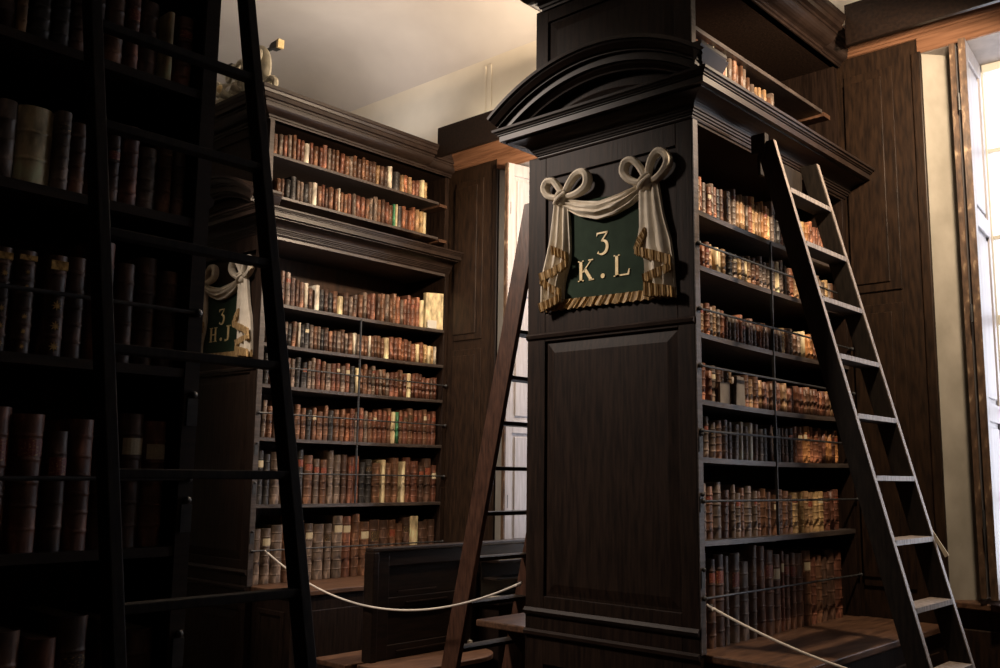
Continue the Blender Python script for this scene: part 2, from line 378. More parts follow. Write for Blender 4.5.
    bx(XR-.004, XR+.006, YE+.006, YE+.043, 1.84, 2.53).build('upright_edge', M[edge], t)
    bx(uL, XR-.02, YB-.045, YB, 1.84, 2.53).build('upper_upright', M['oak'], t)
    for z in upper:
        m = MB(); yy1 = (YB-.14 if len(upper) > 2 else YB-.29) if z > 1.9 else YB-.05
        m.box(-3.0, XR+.004, YE+.044, yy1, z-.022, z); m.build('upper_shelf', M[edge], t, bevel=.002)
        if z > 1.9: bx(-2.5, XR+.012, yy1-.0, yy1+.09, z-.040, z-.014).build('shelf_bracket', M['ledge'], t)
    # upper cornice, stopped by the board between the cases
    up = [(-.04, 2.53), (.008, 2.53), (.010, 2.542), (.020, 2.545), (.022, 2.558), (.034, 2.562)]
    for k in range(1, 7):
        a = math.pi/2*k/6; up.append((.034+.07*math.sin(a), 2.562+.055*(1-math.cos(a))))
    up += [(.112, 2.618), (.114, 2.632), (.140, 2.634), (.142, 2.662), (.150, 2.666), (.158, 2.684), (.166, 2.690), (.170, 2.712), (-.04, 2.716)]
    MB().sweep([(XR, 5.29), (XR, YE), (uL+.06, YE), (uL+.06, 5.29)], up).sweep([(XR-.0, YB), (XR-.0, 5.29)], [(d*.55 if d > 0 else d, z) for d, z in up]).build('upper_cornice', M['mould'], t)
    bx(uL+.05, XR-.002, YE+.03, YB-.01, 2.53, 2.68).build('upper_top', M['oak'], t)
    # base chest with its projecting ledge
    b0, b1, by = XL-.36, XR+.44, YE+.055
    bx(XL-.02, b1, by, YB, -1.55, -.80).build('base', M['oak'], t, bevel=.004)
    for yy in (by+.10, CY, YB-.14): MB().prism([(XL-.02, -.806), (b0+.06, -.806), (XL-.02, -1.05)], lambda p, t_: (p[0], t_, p[1]), yy, yy+.03).build('ledge_bracket', M['oak'], t)
    bx(b0-.02, b1+.02, by-.02, YB, -.805, -.77).build('base_ledge', M['ledge'], t, bevel=.006)
    for x0, x1 in ((XR+.06, b1-.06),):
        f = MB(); r = lambda i, yy: [(x0+i, yy, -1.42+i), (x1-i, yy, -1.42+i), (x1-i, yy, -.90-i), (x0+i, yy, -.90-i)]
        f.rings([r(0, by+.002), r(.006, by-.010), r(.03, by-.012), r(.05, by-.003)]); f.build('base_panel', M['oak'], t)
    for y0, y1 in ((by+.1, by+.88), (by+.98, YB-.08)):
        bx(b1-.002, b1+.010, y0, y1, -1.42, -.90).build('base_door', M['oak'], t, bevel=.006)
    return t

TK = lambda x, y, z: (x, y, z)
TH = lambda x, y, z: (x-3.455, y, z)
TD = lambda x, y, z: (x, 5.123-y, z)
T = TK
SK = [1.250, .985, .667, .356, .092, -.281]; SGK = [.012, .012, .014, .012, .008, .004]
bookcase('tall dark oak bookcase whose end panel carries the 3 K.L board', SK, [1.89, 2.17], SGK, [1.081, .772, .507, .21, -.105, -.53], 4.573)
T = TH; YE, YB = 3.752, 5.596
SH = [1.197, .902, .610, .237, -.224]; SGH = [.010, .008, .008, .004, .002]
bookcase('tall dark oak bookcase with the 3 H.J board, behind the near ladder', SH, [1.677, 1.98, 2.285], SGH, [.737, .406, -.01, -.535], 4.66)
YE, YB = 3.808, 5.575
T = TD
SD = [1.02, .663, .262, -.19]; SGD = [0, 0, 0, 0]
bookcase('near bookcase in deep shadow at the far left with gilded folios', SD, [1.66, 1.96, 2.26], SGD, [.41, -.02, -.5], None, 'oak_h')  # edges in darker oak: the shade on this case put into their colour

# ------------------------------------------------------------------ books
SPEC = []
ORD = {}
def row(case, z, y0, y1, hs, ts, pal, shelfname, xf=-.045, sg=0, special={}, gap=.05, rnd=R, sd=0):
    """hs = [(t, height)] along the row, ts = thickness range, special = {y: (colour, width, height, extra)}"""
    if case == "H": y0, y1, z = y0*1.01, y1*1.01, z*1.01; special = {k*1.01: v for k, v in special.items()}
    if case == "D": y0, y1, xf = y0-.050, y1-.050, -.022; special = {k-.052: v for k, v in special.items()}
    rr = random.Random(sd*31+5); y = y0; sp = dict(special); out = []; lean = 0
    while y < y1-.012:
        key = next((k for k in sorted(sp) if k <= y+.012), None)
        f = (y-y0)/(y1-y0)
        h = hs[-1][1]
        for (a, ha), (b, hb) in zip(hs, hs[1:]):
            if a <= f <= b: h = ha+(hb-ha)*(f-a)/(b-a); break
        h *= rr.uniform(.88, 1.10)
        w = rr.uniform(*ts); c = None; ex = ''
        if key is not None:
            s = sp.pop(key); c = s[0]; w = s[1] or w; h = s[2] or h; ex = s[3] if len(s) > 3 else ''
        else:
            n = len(pal)-1; k = pal[min(n, int(f*len(pal)))]; c = rr.choice(k)
        if y+w > y1: break
        tilt = 0
        if rr.random() < .05 and key is None: tilt = rr.uniform(1.5, 3.5)
        out.append(dict(case=case, z=z+sag(y+w/2, sg), y=y, w=w, h=h, c=c, tilt=tilt, ex=ex, x=XR+xf+rr.uniform(-.006, .006), shelf=shelfname, seed=rr.random()))
        y += w+rr.uniform(.0008, .0042)+(math.sin(math.radians(tilt))*h if tilt else 0)
        if rr.random() < gap: y += rr.uniform(.004, .02)
    for i, b in enumerate(out): b['n'] = i+1; b['tot'] = len(out)
    SPEC.extend(out)
GB = ['grey-brown', 'dark brown', 'grey-brown', 'brown', 'blackish']
BR = ['brown', 'reddish brown', 'brown', 'dark brown', 'grey-brown', 'chestnut']
WA = ['reddish brown', 'rust', 'chestnut', 'brown', 'tan', 'reddish brown']
TN = ['tan', 'tan', 'orange-brown', 'brown', 'ochre', 'rust', 'grey-brown']
DK = ['dark brown', 'chestnut', 'blackish', 'dark brown']
V, PV = 'cream vellum', 'pale vellum'
# 3 H.J case
row('H', 2.262, 3.79, 5.34, [(0, .18), (.15, .195), (.5, .185), (.8, .165), (1, .155)], (.030, .046), [BR, BR, ['dark brown', 'brown', 'tan', 'chestnut'], WA+['tan']], 'upper top', special={4.04: (PV, .05, .17), 4.89: (PV, .045, .20), 4.95: ('blackish', .07, .17), 5.24: (V, .04, .17), 5.29: ('ochre', .03, .16)}, sd=1)
row('H', 1.96, 3.83, 5.34, [(0, .16), (.15, .18), (.6, .195), (1, .205)], (.028, .046), [GB, BR, BR, WA], 'upper second', special={3.93: ('blackish', .05, .19), 4.14: (PV, .045, .19), 4.40: (PV, .02, .20), 4.93: ('green', .018, .2), 4.96: (V, .016, .20), 4.99: ('blackish', .05, .19), 5.24: ('ochre', .035, .2), 5.28: (V, .04, .20)}, sd=2)
row('H', 1.66, 5.02, 5.46, [(0, .21), (1, .23)], (.030, .045), [TN], 'upper lowest', special={5.2: ('orange-brown', .04, .23), 5.24: (V, .035, .23)}, sd=3)
row('H', 1.185, 3.80, 5.33, [(0, .27), (.08, .24), (.16, .20), (.35, .165), (.5, .175), (.62, .215), (.8, .225), (1, .25)], (.030, .048), [GB, GB, BR+['grey-brown'], WA+['grey-brown']], 'first', sg=.01, special={4.10: (PV, .035, .2), 4.18: (PV, .04, .2), 4.43: (V, .06, .15), 4.95: ('brown', .04, .25), 5.12: ('chestnut', .04, .26), 5.28: (V, .045, .235)}, sd=4)
row('H', .893, 3.80, 5.50, [(0, .19), (.3, .175), (.6, .185), (1, .155)], (.028, .044), [GB, GB, BR, WA, TN], 'second', sg=.008, special={4.04: (PV, .02, .19), 4.59: (PV, .04, .175), 4.74: (PV, .02, .17), 4.91: (V, .055, .175), 5.24: (V, .04, .155), 5.29: ('ochre', .04, .16), 5.34: (V, .04, .155), 5.40: ('ochre', .035, .155), 5.45: ('pale vellum', .03, .155)}, sd=5)
row('H', .604, 3.80, 5.50, [(0, .215), (.5, .215), (1, .19)], (.030, .050), [GB, BR, BR, ['brown', 'grey-brown', 'chestnut'], ['chestnut', 'dark brown', 'reddish brown']], 'third', sg=.008, special={4.55: ('blackish', .05, .21), 4.61: (V, .035, .20), 5.14: (V, .05, .20)}, sd=6)
row('H', .235, 3.80, 5.50, [(0, .25), (.4, .235), (.6, .25), (.8, .275), (1, .25)], (.034, .058), [GB, GB+['brown'], ['rust', 'tan', 'grey-brown', 'reddish brown', 'brown'], ['reddish brown', 'chestnut', 'brown'], ['chestnut', 'brown']], 'fourth', sg=.004, special={4.96: (V, .05, .25), 5.02: ('green', .03, .25)}, sd=7)
row('H', -.222, 3.78, 5.50, [(0, .37), (.4, .36), (.6, .34), (1, .32)], (.048, .082), [['blackish', 'grey-brown'], ['grey-brown', 'brown', 'reddish brown'], ['blackish', 'reddish brown', 'dark brown'], ['brown', 'chestnut', 'dark brown'], ['chestnut', 'dark brown']], 'fifth', sg=.002, special={4.92: (V, .04, .33), 5.04: (V, .035, .32)}, sd=8)
row('H', -.76, 3.78, 5.50, [(0, .42), (1, .42)], (.066, .10), [['grey-brown', 'brown', 'dark brown'], ['grey-brown', 'brown'], ['reddish brown', 'blackish', 'brown'], ['brown', 'chestnut', 'dark brown'], ['chestnut', 'dark brown']], 'bottom', special={5.20: (V, .09, .43)}, sd=9)
# 3 K.L case
row('K', 1.89, 3.90, 4.76, [(0, .24), (.5, .265), (.62, .25), (.66, .19), (1, .20)], (.022, .046), [['rust', 'reddish brown', 'brown'], ['brown', 'grey-brown'], ['grey-brown', 'brown', 'tan']], 'upper', xf=-.03, gap=.25, special={4.07: (PV, .012, .27), 4.20: (PV, .012, .27)}, sd=11)
row('K', 1.250, 3.862, 5.48, [(0, .18), (.2, .195), (.5, .225), (1, .21)], (.024, .040), [['rust', 'tan', 'brown', 'grey-brown'], ['brown', 'tan', 'tan', 'grey-brown'], TN, TN+['blackish'], ['rust', 'orange-brown', 'ochre'], ['rust', 'reddish brown']], 'first', sg=.012, special={4.12: ('blackish', .035, .18), 4.72: ('blackish', .04, .23), 4.9: ('rust', .04, .2), 5.0: ('orange-brown', .05, .2), 5.06: ('ochre', .05, .21)}, sd=12)
row('K', .985, 3.862, 5.48, [(0, .14), (.25, .14), (.4, .17), (.6, .19), (1, .165)], (.026, .050), [['rust', 'brown', 'tan'], ['tan', 'grey-brown', 'brown'], ['grey-brown', 'brown'], TN, TN], 'second', sg=.012, gap=.12, special={4.05: (V, .03, .14), 4.09: (V, .025, .13), 4.16: ('blackish', .06, .14), 4.30: ('ochre', .03, .14), 4.36: (V, .02, .14), 4.72: (V, .05, .19), 4.9: ('rust', .06, .18), 5.05: ('ochre', .04, .16), 5.1: ('tan', .04, .16)}, sd=13)
row('K', .667, 3.862, 5.48, [(0, .155), (.3, .145), (1, .15)], (.028, .046), [['rust', 'grey-brown', 'tan'], ['brown', 'rust', 'dark brown'], ['grey-brown', 'brown'], TN], 'third', sg=.014, gap=.2, special={4.78: ('ochre', .05, .15), 5.04: (V, .04, .16), 5.23: (V, .05, .16)}, sd=14)
row('K', .356, 3.862, 5.48, [(0, .175), (.3, .155), (1, .145)], (.028, .050), [['brown', 'rust', 'grey-brown'], ['grey-brown', 'tan', 'brown'], ['reddish brown', 'tan', 'brown'], ['chestnut', 'rust', 'brown'], WA], 'fourth', sg=.012, gap=.08, sd=15)
row('K', .092, 3.862, 5.48, [(0, .19), (.5, .18), (1, .19)], (.028, .058), [['grey-brown', 'dark brown', 'brown'], GB, ['blackish', 'dark brown'], ['reddish brown', 'rust', 'orange-brown'], ['chestnut', 'orange-brown']], 'fifth', sg=.008, gap=.15, special={4.30: (PV, .03, .19), 4.37: (PV, .045, .19), 4.62: ('tan', .02, .18)}, sd=16)
row('K', -.281, 3.862, 5.48, [(0, .265), (.3, .225), (.6, .21), (1, .22)], (.034, .075), [['grey-brown', 'brown'], GB, ['brown', 'dark brown'], ['brown', 'tan'], ['chestnut']], 'sixth', sg=.004, special={4.86: ('ochre', .075, .21), 4.94: ('ochre', .06, .21), 5.01: ('tan', .07, .21), 5.09: ('ochre', .06, .21), 5.16: ('ochre', .08, .215), 5.26: ('chestnut', .06, .21)}, sd=17)
row('K', -.77, 3.88, 5.50, [(0, .43), (.5, .40), (.8, .36), (1, .38)], (.055, .10), [['grey-brown', 'dark brown'], GB, ['dark brown', 'brown'], ['chestnut', 'brown'], ['dark brown', 'chestnut']], 'bottom', gap=.15, special={4.64: ('reddish brown', .03, .40), 5.40: ('tan', .085, .41)}, sd=18)
# near shadowed case (its y is mirrored: 5.165 - y)
def rowD(z, hs, ts, pal, nm, special={}, sd=0): row('D', z, 3.915, 4.44, hs, ts, pal, nm, special={round(k, 3): v for k, v in special.items()}, sd=sd, gap=.15)
rowD(1.02, [(0, .2), (1, .22)], (.03, .055), [['brown', 'dark brown', 'chestnut'], DK], 'top', {3.985: (V, .018, .20), 4.36: ('tan', .02, .15)}, 21)
rowD(.663, [(0, .19), (1, .21)], (.035, .06), [['chestnut', 'brown', 'dark brown'], BR], 'second', {4.256: (V, .083, .195, 'vellum'), 4.0: ('grey-brown', .05, .17)}, 22)
rowD(.262, [(0, .27), (1, .24)], (.045, .06), [['chestnut', 'dark brown'], ['chestnut', 'dark brown']], 'third', {4.05: ('reddish brown', .065, .30), 4.18: ('dark brown', .05, .245, 'gilt'), 4.235: ('dark brown', .05, .245, 'gilt'), 4.29: ('dark brown', .042, .245, 'gilt'), 4.345: ('rust', .05, .25, 'gilt')}, 23)
rowD(-.19, [(0, .30), (1, .30)], (.045, .07), [['chestnut', 'reddish brown', 'dark brown'], BR], 'fourth', {}, 24)
rowD(-.76, [(0, .40), (1, .38)], (.06, .09), [['chestnut', 'reddish brown', 'dark brown'], ['brown', 'chestnut']], 'bottom', {}, 25)

TT = {'K': TK, 'H': TH, 'D': TD}
def size_in_view(b):
    x, y, z = TT[b['case']](b['x'], b['y']+b['w']/2, b['z']+b['h']/2)
    d2 = x*x+y*y+z*z
    vis = 1.0
    if b['case'] == 'D' and y < .80: vis = .05
    if b['case'] == 'K' and b['shelf'] == 'upper': vis = .6
    return vis*b['w']*b['h']*abs(x)/math.sqrt(d2)/d2
rank = sorted(SPEC, key=size_in_view, reverse=True)
for i, b in enumerate(rank): b['solo'] = i < 300
def spine_pts(b, z, off=0.0, n=7, y0=0, y1=1):
    w = b['w']; out = []
    for k in range(n):
        u = y0+(y1-y0)*k/(n-1); s = (u-.5)*2
        out.append((b['x']+min(.028, w*.42)*(math.sqrt(max(0, 1-.97*s*s))-1)+off, b['y']+w*u, z))
    return out
def book_mesh(m, b, detail=True):
    dpt = min(.32, max(.10, b['h']*.68)); w, h, z0 = b['w'], b['h'], b['z']; tb = min(.004, w*.12)
    nb = (4, 5, 5, 6)[int(b['seed']*97) % 4] if h > .2 else (3, 4, 4, 5)[int(b['seed']*97) % 4]; zs = [(z0, 0)]
    if b['c'] in (V, PV) and b['ex'] != 'vellum': nb = 0
    if b['ex'] == 'vellum': nb = 2
    if not detail: nb = min(nb, 3)
    for k in range(nb):
        zc = z0+h*(k+1)/(nb+1)+(.01*h if k == nb-1 else 0); e = .0032
        zs += ([(zc-e*3, 0)] if detail else [])+[(zc-e*1.5, 0), (zc-e*.5, e*.8), (zc+e*.5, e*.8), (zc+e*1.5, 0)]+([(zc+e*3, 0)] if detail else [])
    zs.append((z0+h, 0)); a = math.radians(b['tilt'])
    def tl(p): 
        dz = p[2]-z0; return (p[0], p[1]+math.sin(a)*dz, z0+dz*math.cos(a))
    rs = []
    for z, o in zs:
        sp = spine_pts(b, z, o); xb = b['x']-dpt; xi = b['x']-.032
        rs.append([tl(p) for p in sp+[(xb, b['y']+w, z), (xb, b['y']+w-tb, z), (xi, b['y']+w-tb, z), (xi, b['y']+tb, z), (xb, b['y']+tb, z), (xb, b['y'], z)]])
    m.rings(rs); return dpt, tl, tb, nb
ORDW = lambda n: {1: '1st', 2: '2nd', 3: '3rd'}.get(n if n < 20 else (n % 10), None) or '%dth' % n
def ordn(n):
    if 10 < n % 100 < 14: return '%dth' % n
    return '%d%s' % (n, {1: 'st', 2: 'nd', 3: 'rd'}.get(n % 10, 'th'))
CASE = {'K': '3 K.L bookcase', 'H': '3 H.J bookcase', 'D': 'shadowed near bookcase'}
stuffs = {}
for b in SPEC:
    T = TT[b['case']]; ps = b['shelf']+' shelf'; grp = 'books on the %s of the %s' % (ps, CASE[b['case']])
    if not b['solo']:
        key = b['c'] ; b['_'] = key; stuffs.setdefault(b['case'], []).append(b); continue
    m = MB(); dpt, tl, tb, nb = book_mesh(m, b)
    c = b['c']; n = b['n']; tot = b['tot']
    side = 'right' if b['case'] == 'D' else 'left'   # the near case is counted from its aisle end
    place = '%s from %s, %s, %s' % (ordn(n), side, ps, CASE[b['case']])
    look = {'gilt': 'brown leather folio with gilded spine', 'vellum': 'broad stained vellum book'}.get(b['ex'], c+(' book' if 'vellum' in c else ' leather book'))
    o = m.build('book', LEA[c], smooth=True, label='%s, %s' % (look, place), category='book', group=grp)
    p = MB(); w = b['w']; z0 = b['z']
    q = [(b['x']-.032, b['y']+tb), (b['x']-.032, b['y']+w-tb), (b['x']-dpt+.005, b['y']+w-tb), (b['x']-dpt+.005, b['y']+tb)]
    p.rings([[tl((x, y, z)) for x, y in q] for z in (z0+.003, z0+b['h']-.004)]); p.build('page_block', M['page'], o)
    if b['seed'] < .42 and nb >= 4 and not b['ex']:
        h = b['h']; zc0 = z0+h*(nb-1)/(nb+1)+.008; zc1 = z0+h*nb/(nb+1)-.006
        lm = MB(); A = [tl(x) for x in spine_pts(b, zc0, .0009, 7, .1, .9)]; B = [tl(x) for x in spine_pts(b, zc1, .0009, 7, .1, .9)]
        A2 = [(x-.002, y, z) for x, y, z in A]; B2 = [(x-.002, y, z) for x, y, z in B]
        lm.rings([A+A2[::-1], B+B2[::-1]])
        lm.build('title_label', M[['lab_red', 'lab_dark', 'lab_cream', 'lab_red'][int(b['seed']*9.5)]], o, label='title label on the spine')
    if b['ex'] == 'gilt':
        h = b['h']; yc = b['y']+w/2
        for k in range(nb+1):
            za = z0+h*k/(nb+1)+.009; zb = z0+h*(k+1)/(nb+1)-.009; zc = (za+zb)/2; r = (zb-za)/2*.8
            rr = min(r, w*.36); xx = b['x']+.0015
            top = k == nb
            if k == 3: continue
            N = 8; gm = MB()
            gm.prism([(yc+(rr if j % 2 == 0 else rr*.42)*math.cos(j*math.pi/N), zc+(r if j % 2 == 0 else r*.42)*math.sin(j*math.pi/N)) for j in range(2*N)], lambda p_, t_: (t_, p_[0], p_[1]), xx-.006, xx)
            if top:
                gm.box(xx-.006, xx-.0008, yc-w*.40, yc+w*.40, zc-r*.9, zc+r*.9)
            gm.build('gilt_ornament', M['gilt'], o, label='worn gold ornament on the spine')
for cs, L in stuffs.items():
    # the smallest remaining books of each case as one joined mass
    T = TT[cs]; bm_all = MB(); idx = {}; mats = []
    for b in L:
        n0 = len(bm_all.bm.faces); book_mesh(bm_all, b, False); bm_all.bm.faces.ensure_lookup_table()
        if b['c'] not in idx: idx[b['c']] = len(mats); mats.append(LEA[b['c']])
        for f in bm_all.bm.faces[n0:]: f.material_index = idx[b['c']]; f.smooth = True
    bm_all.build('books', mats, kind='stuff', category='books',
        label={'H': 'rows of small leather books on the 3 H.J bookcase shelves', 'K': 'smallest thin books among the rows of the 3 K.L bookcase', 'D': 'books at the far left edge of the shadowed near bookcase'}[cs], group='smallest books in the rows')
print('BOOKS', len(SPEC), {k: len(v) for k, v in stuffs.items()})

# loose folded papers on the shelves
T = TH
m = MB(); m.prism([(0, 0), (.0, .30), (.17, .31), (.17, .0)], lambda p, t_: (-2.335+.03*(p[0]/.17)+t_, 5.375+p[0], 1.198+p[1]), -.02, .02)
m.build('vellum_folio', LEA[V], bevel=.004, label='big pale vellum folio leaning at the right end of first shelf, 3 H.J case', category='book')
m = MB(); m.prism([(0, 0), (0, .065), (.10, .07), (.10, 0)], lambda p, t_: (-2.288+t_, 5.37+p[0], 1.198+p[1]), -.002, .002)
m.build('card_or_glint', M['card'], label='small white card standing before the pale vellum folio', category='card')
T = TK
m = MB(); m.prism([(0, 0), (.0, .10), (.09, .105), (.09, .0)], lambda p, t_: (-2.305+t_, 4.06+p[0], .352+p[1]), -.006, .006)
m.build('paper_packet', M['greypaper'], label='shorter grey paper packet leaning on books, fourth shelf, 3 K.L bookcase', category='packet')
m = MB(); m.prism([(0, 0), (.01, .14), (.08, .14), (.09, .0)], lambda p, t_: (-2.300+t_, 4.20+p[0], .350+p[1]), -.008, .008)
m.build('paper_packet', M['greypaper'], label='taller grey paper packet leaning on books, fourth shelf, 3 K.L bookcase', category='packet')

# ------------------------------------------------------------------ painted boards with carved drapery
def glyph(m, ch, x0, x1, z0, z1, y0=3.815, y1=3.824):
    W, H = x1-x0, z1-z0
    f = lambda p, t_: (x0+p[0]*W, t_, z0+p[1]*H)
    def q(*P): m.prism(list(P), f, y0, y1)
    def stem(cx, w=.17, a=0, b=1):
        q((cx-w/2, a), (cx+w/2, a), (cx+w/2, b), (cx-w/2, b))
    def serif(cx, z, w=.36): q((cx-w/2, z), (cx+w/2, z), (cx+w/2, z+.055), (cx-w/2, z+.055))
    if ch == 'K':
        stem(.2); serif(.2, 0); serif(.2, .945)
        q((.27, .42), (.80, .96), (.88, .96), (.36, .42)); serif(.82, .945, .3)
        q((.38, .52), (.52, .62), (.95, .03), (.74, .03)); serif(.86, 0, .32)
    elif ch == 'L':
        stem(.22); serif(.22, 0); serif(.22, .945); q((.22, 0), (.95, 0), (1, .28), (.94, .28), (.86, .07), (.22, .07))
    elif ch == 'H':
        stem(.2); stem(.8); q((.2, .47), (.8, .47), (.8, .54), (.2, .54))
        for c in (.2, .8): serif(c, 0, .38); serif(c, .945, .38)
    elif ch == 'J':
        serif(.62, .945, .5); stem(.62, .19, .2, 1)
        P = [(.62+.0, .22), (.58, .08), (.42, .01), (.22, .03)]; ws = [.095, .08, .05, .09]
        strip(m, P, ws, f, y0, y1)
    elif ch == '3':
        q((.08, .93), (.92, .93), (.94, 1), (.14, 1), (.08, .82), (.13, .82))if False else q((.10, .82), (.20, .93), (.90, .93), (.93, 1), (.13, 1))
        strip(m, [(.90, .96), (.72, .80), (.50, .62)], [.045, .04, .04], f, y0, y1)
        P = smooth_path([(.46, .61), (.66, .60), (.84, .50), (.90, .32), (.80, .12), (.58, .02), (.34, .03), (.20, .12)], 4)
        ws = [.03+.07*math.sin(math.pi*min(1, k/(len(P)-1)*1.15)) for k in range(len(P))]; ws[-3:] = [.05, .07, .09]
        strip(m, P, ws, f, y0, y1)
    elif ch == '.':
        q(*[(.5+.5*math.cos(k*math.pi/5), .5+.5*math.sin(k*math.pi/5)) for k in range(10)])
def strip(m, P, ws, f, y0, y1):
    L, Rr_ = [], []
    for i, p in enumerate(P):
        a = P[max(0, i-1)]; c = P[min(len(P)-1, i+1)]; dx, dz = c[0]-a[0], c[1]-a[1]; l = math.hypot(dx, dz) or 1
        nx, nz = -dz/l, dx/l; L.append((p[0]+nx*ws[i], p[1]+nz*ws[i]*.8)); Rr_.append((p[0]-nx*ws[i], p[1]-nz*ws[i]*.8))
    m.rings([[f(L[i], y0), f(Rr_[i], y0), f(Rr_[i], y1), f(L[i], y1)] for i in range(len(P))])
def resample(P, n):
    d = [0]
    for a, b in zip(P, P[1:]): d.append(d[-1]+math.hypot(b[0]-a[0], b[1]-a[1]))
    out = []
    for k in range(n):
        s = d[-1]*k/(n-1)
        for i in range(len(P)-1):
            if d[i+1] >= s-1e-9:
                t = (s-d[i])/(d[i+1]-d[i]); out.append((P[i][0]+(P[i+1][0]-P[i][0])*t, P[i][1]+(P[i+1][1]-P[i][1])*t)); break
    return out
def sign(letters, label):
    global T
    T0 = T; dy = YE-3.85+.028; ox, oz = (.030, -.012) if letters[0] == 'K' else (.062, -.045)
    T = lambda x, y, z: T0(x+ox, y+dy, z+oz)
    t = thing('name_board', label, 'sign', (-2.8, 3.83, .845), 'painted case boards with carved drapery')
    bx(-3.20, -2.40, 3.832, 3.853, .85, 1.58).build('board', M['oak'], t, bevel=.006)
    MB().prism([(-3.10, 1.42), (-2.56, 1.40), (-2.535, .885), (-3.085, .895)], lambda p, t_: (p[0], t_, p[1]), 3.820, 3.834).build('green_cloth', M['green'], t, label='dark green painted cloth')
    # bottom fringe: fine threads
    A = resample([(-3.14, .912), (-2.83, .902), (-2.556, .897), (-2.405, .893)], 61); B = resample([(-3.195, .858), (-2.83, .854), (-2.541, .848), (-2.40, .845)], 61)
    rows = [[(a[0]+(b[0]-a[0])*v, 3.806+.006*math.sin(i*2.4)-.004*v, a[1]+(b[1]-a[1])*(v+(.10*math.sin(i*1.7) if v == 1 else 0))) for i, (a, b) in enumerate(zip(A, B))] for v in (0, .5, 1)]
    MB().grid(rows, .016).build('bottom_fringe', M['fringe'], t, label='gilded fringe along the bottom')
    # tails
    for l, r, ph in (([(-3.121, 1.43), (-3.147, 1.222), (-3.183, 1.081), (-3.198, 1.024), (-3.196, .875)], [(-3.035, 1.42), (-3.025, 1.174), (-3.030, 1.103), (-3.068, .99), (-3.073, .894)], 0),
                     ([(-2.59, 1.42), (-2.587, 1.202), (-2.604, 1.11), (-2.56, 1.05), (-2.552, .875)], [(-2.489, 1.42), (-2.46, 1.247), (-2.424, 1.122), (-2.414, 1.041), (-2.403, .857)], 1)):
        A, B = resample(l, 22), resample(r, 22); rows = []
        for j, (a, b) in enumerate(zip(A, B)):
            g_ = j/21; rows.append([(a[0]+(b[0]-a[0])*u/20, 3.800-.012-.016*g_*math.cos(u/20*2*math.pi*2.5+ph)-.006*math.sin(u*.9), a[1]+(b[1]-a[1])*u/20) for u in range(21)])
        MB().grid(rows, .022).build('drapery_tail', M['linen'], t, smooth=True)
    for a, b, y0 in (([(-3.131, 1.197), (-3.078, 1.172), (-3.025, 1.145)], [(-3.125, 1.150), (-3.075, 1.128), (-3.025, 1.104)], 3.770), ([(-3.025, 1.106), (-3.11, 1.074), (-3.203, 1.055)], [(-3.025, 1.064), (-3.11, 1.032), (-3.192, 1.014)], 3.764),
                  ([(-3.198, 1.042), (-3.127, .988), (-3.068, .960)], [(-3.205, 1.000), (-3.145, .955), (-3.066, .922)], 3.770), ([(-3.068, .932), (-3.13, .912), (-3.205, .897)], [(-3.071, .890), (-3.13, .868), (-3.191, .850)], 3.764),
                  ([(-2.550, 1.198), (-2.590, 1.150), (-2.611, 1.102)], [(-2.543, 1.166), (-2.574, 1.112), (-2.584, 1.083)], 3.770), ([(-2.604, 1.111), (-2.500, 1.078), (-2.405, 1.041)], [(-2.604, 1.070), (-2.500, 1.030), (-2.405, .992)], 3.764),
                  ([(-2.405, 1.002), (-2.480, .990), (-2.562, .969)], [(-2.404, .966), (-2.480, .948), (-2.556, .928)], 3.770), ([(-2.553, .927), (-2.478, .911), (-2.402, .893)], [(-2.554, .862), (-2.478, .853), (-2.400, .843)], 3.764)):
        A, B = resample(a, 27), resample(b, 27)
        rows = [[(p[0]+(q[0]-p[0])*v, y0+.004*math.sin(i*2.6)+.003*v, p[1]+(q[1]-p[1])*v+(.005*math.sin(i*1.9) if v == 1 else 0)) for i, (p, q) in enumerate(zip(A, B))] for v in (0, .12, .2, 1)]
        MB().grid(rows, .018).build('tail_fringe', M['fringe'], t)
    # swag
    A, B = resample([(-3.05, 1.437), (-2.932, 1.402), (-2.829, 1.382), (-2.712, 1.398), (-2.575, 1.430)], 30), resample([(-3.055, 1.385), (-2.967, 1.330), (-2.846, 1.291), (-2.745, 1.298), (-2.647, 1.329), (-2.565, 1.385)], 30)
    rows = []
    for v in range(13):
        w = v/12; rows.append([(a[0]+(b[0]-a[0])*w, 3.795-.028*math.sin(math.pi*w)*(.4+.6*math.sin(math.pi*i/29))-.008*math.sin(w*math.pi*6+i*.12), a[1]+(b[1]-a[1])*w) for i, (a, b) in enumerate(zip(A, B))])
    MB().grid(rows, .024).build('swag', M['linen'], t, smooth=True)
    loops = [[(-3.075, 1.455), (-3.118, 1.453), (-3.158, 1.470), (-3.180, 1.510), (-3.160, 1.545), (-3.120, 1.540), (-3.088, 1.495)],
             [(-3.060, 1.460), (-3.020, 1.515), (-2.975, 1.550), (-2.925, 1.553), (-2.898, 1.520), (-2.908, 1.475), (-2.960, 1.450), (-3.02, 1.445)],
             [(-2.560, 1.443), (-2.580, 1.500), (-2.620, 1.548), (-2.660, 1.545), (-2.675, 1.500), (-2.650, 1.460), (-2.595, 1.432)],
             [(-2.540, 1.445), (-2.522, 1.520), (-2.480, 1.560), (-2.440, 1.548), (-2.418, 1.505), (-2.440, 1.462), (-2.495, 1.430)]]
    for L in loops:
        P = smooth_path(L, 5, True); n = len(P)
        MB().tube([(x, 3.800-.016*math.sin(math.pi*k/n), z) for k, (x, z) in enumerate(P)], [.015+.006*math.sin(math.pi*k/n) for k in range(n)], 8, True, 1.5).build('bow_loop', M['linen'], t, smooth=True)
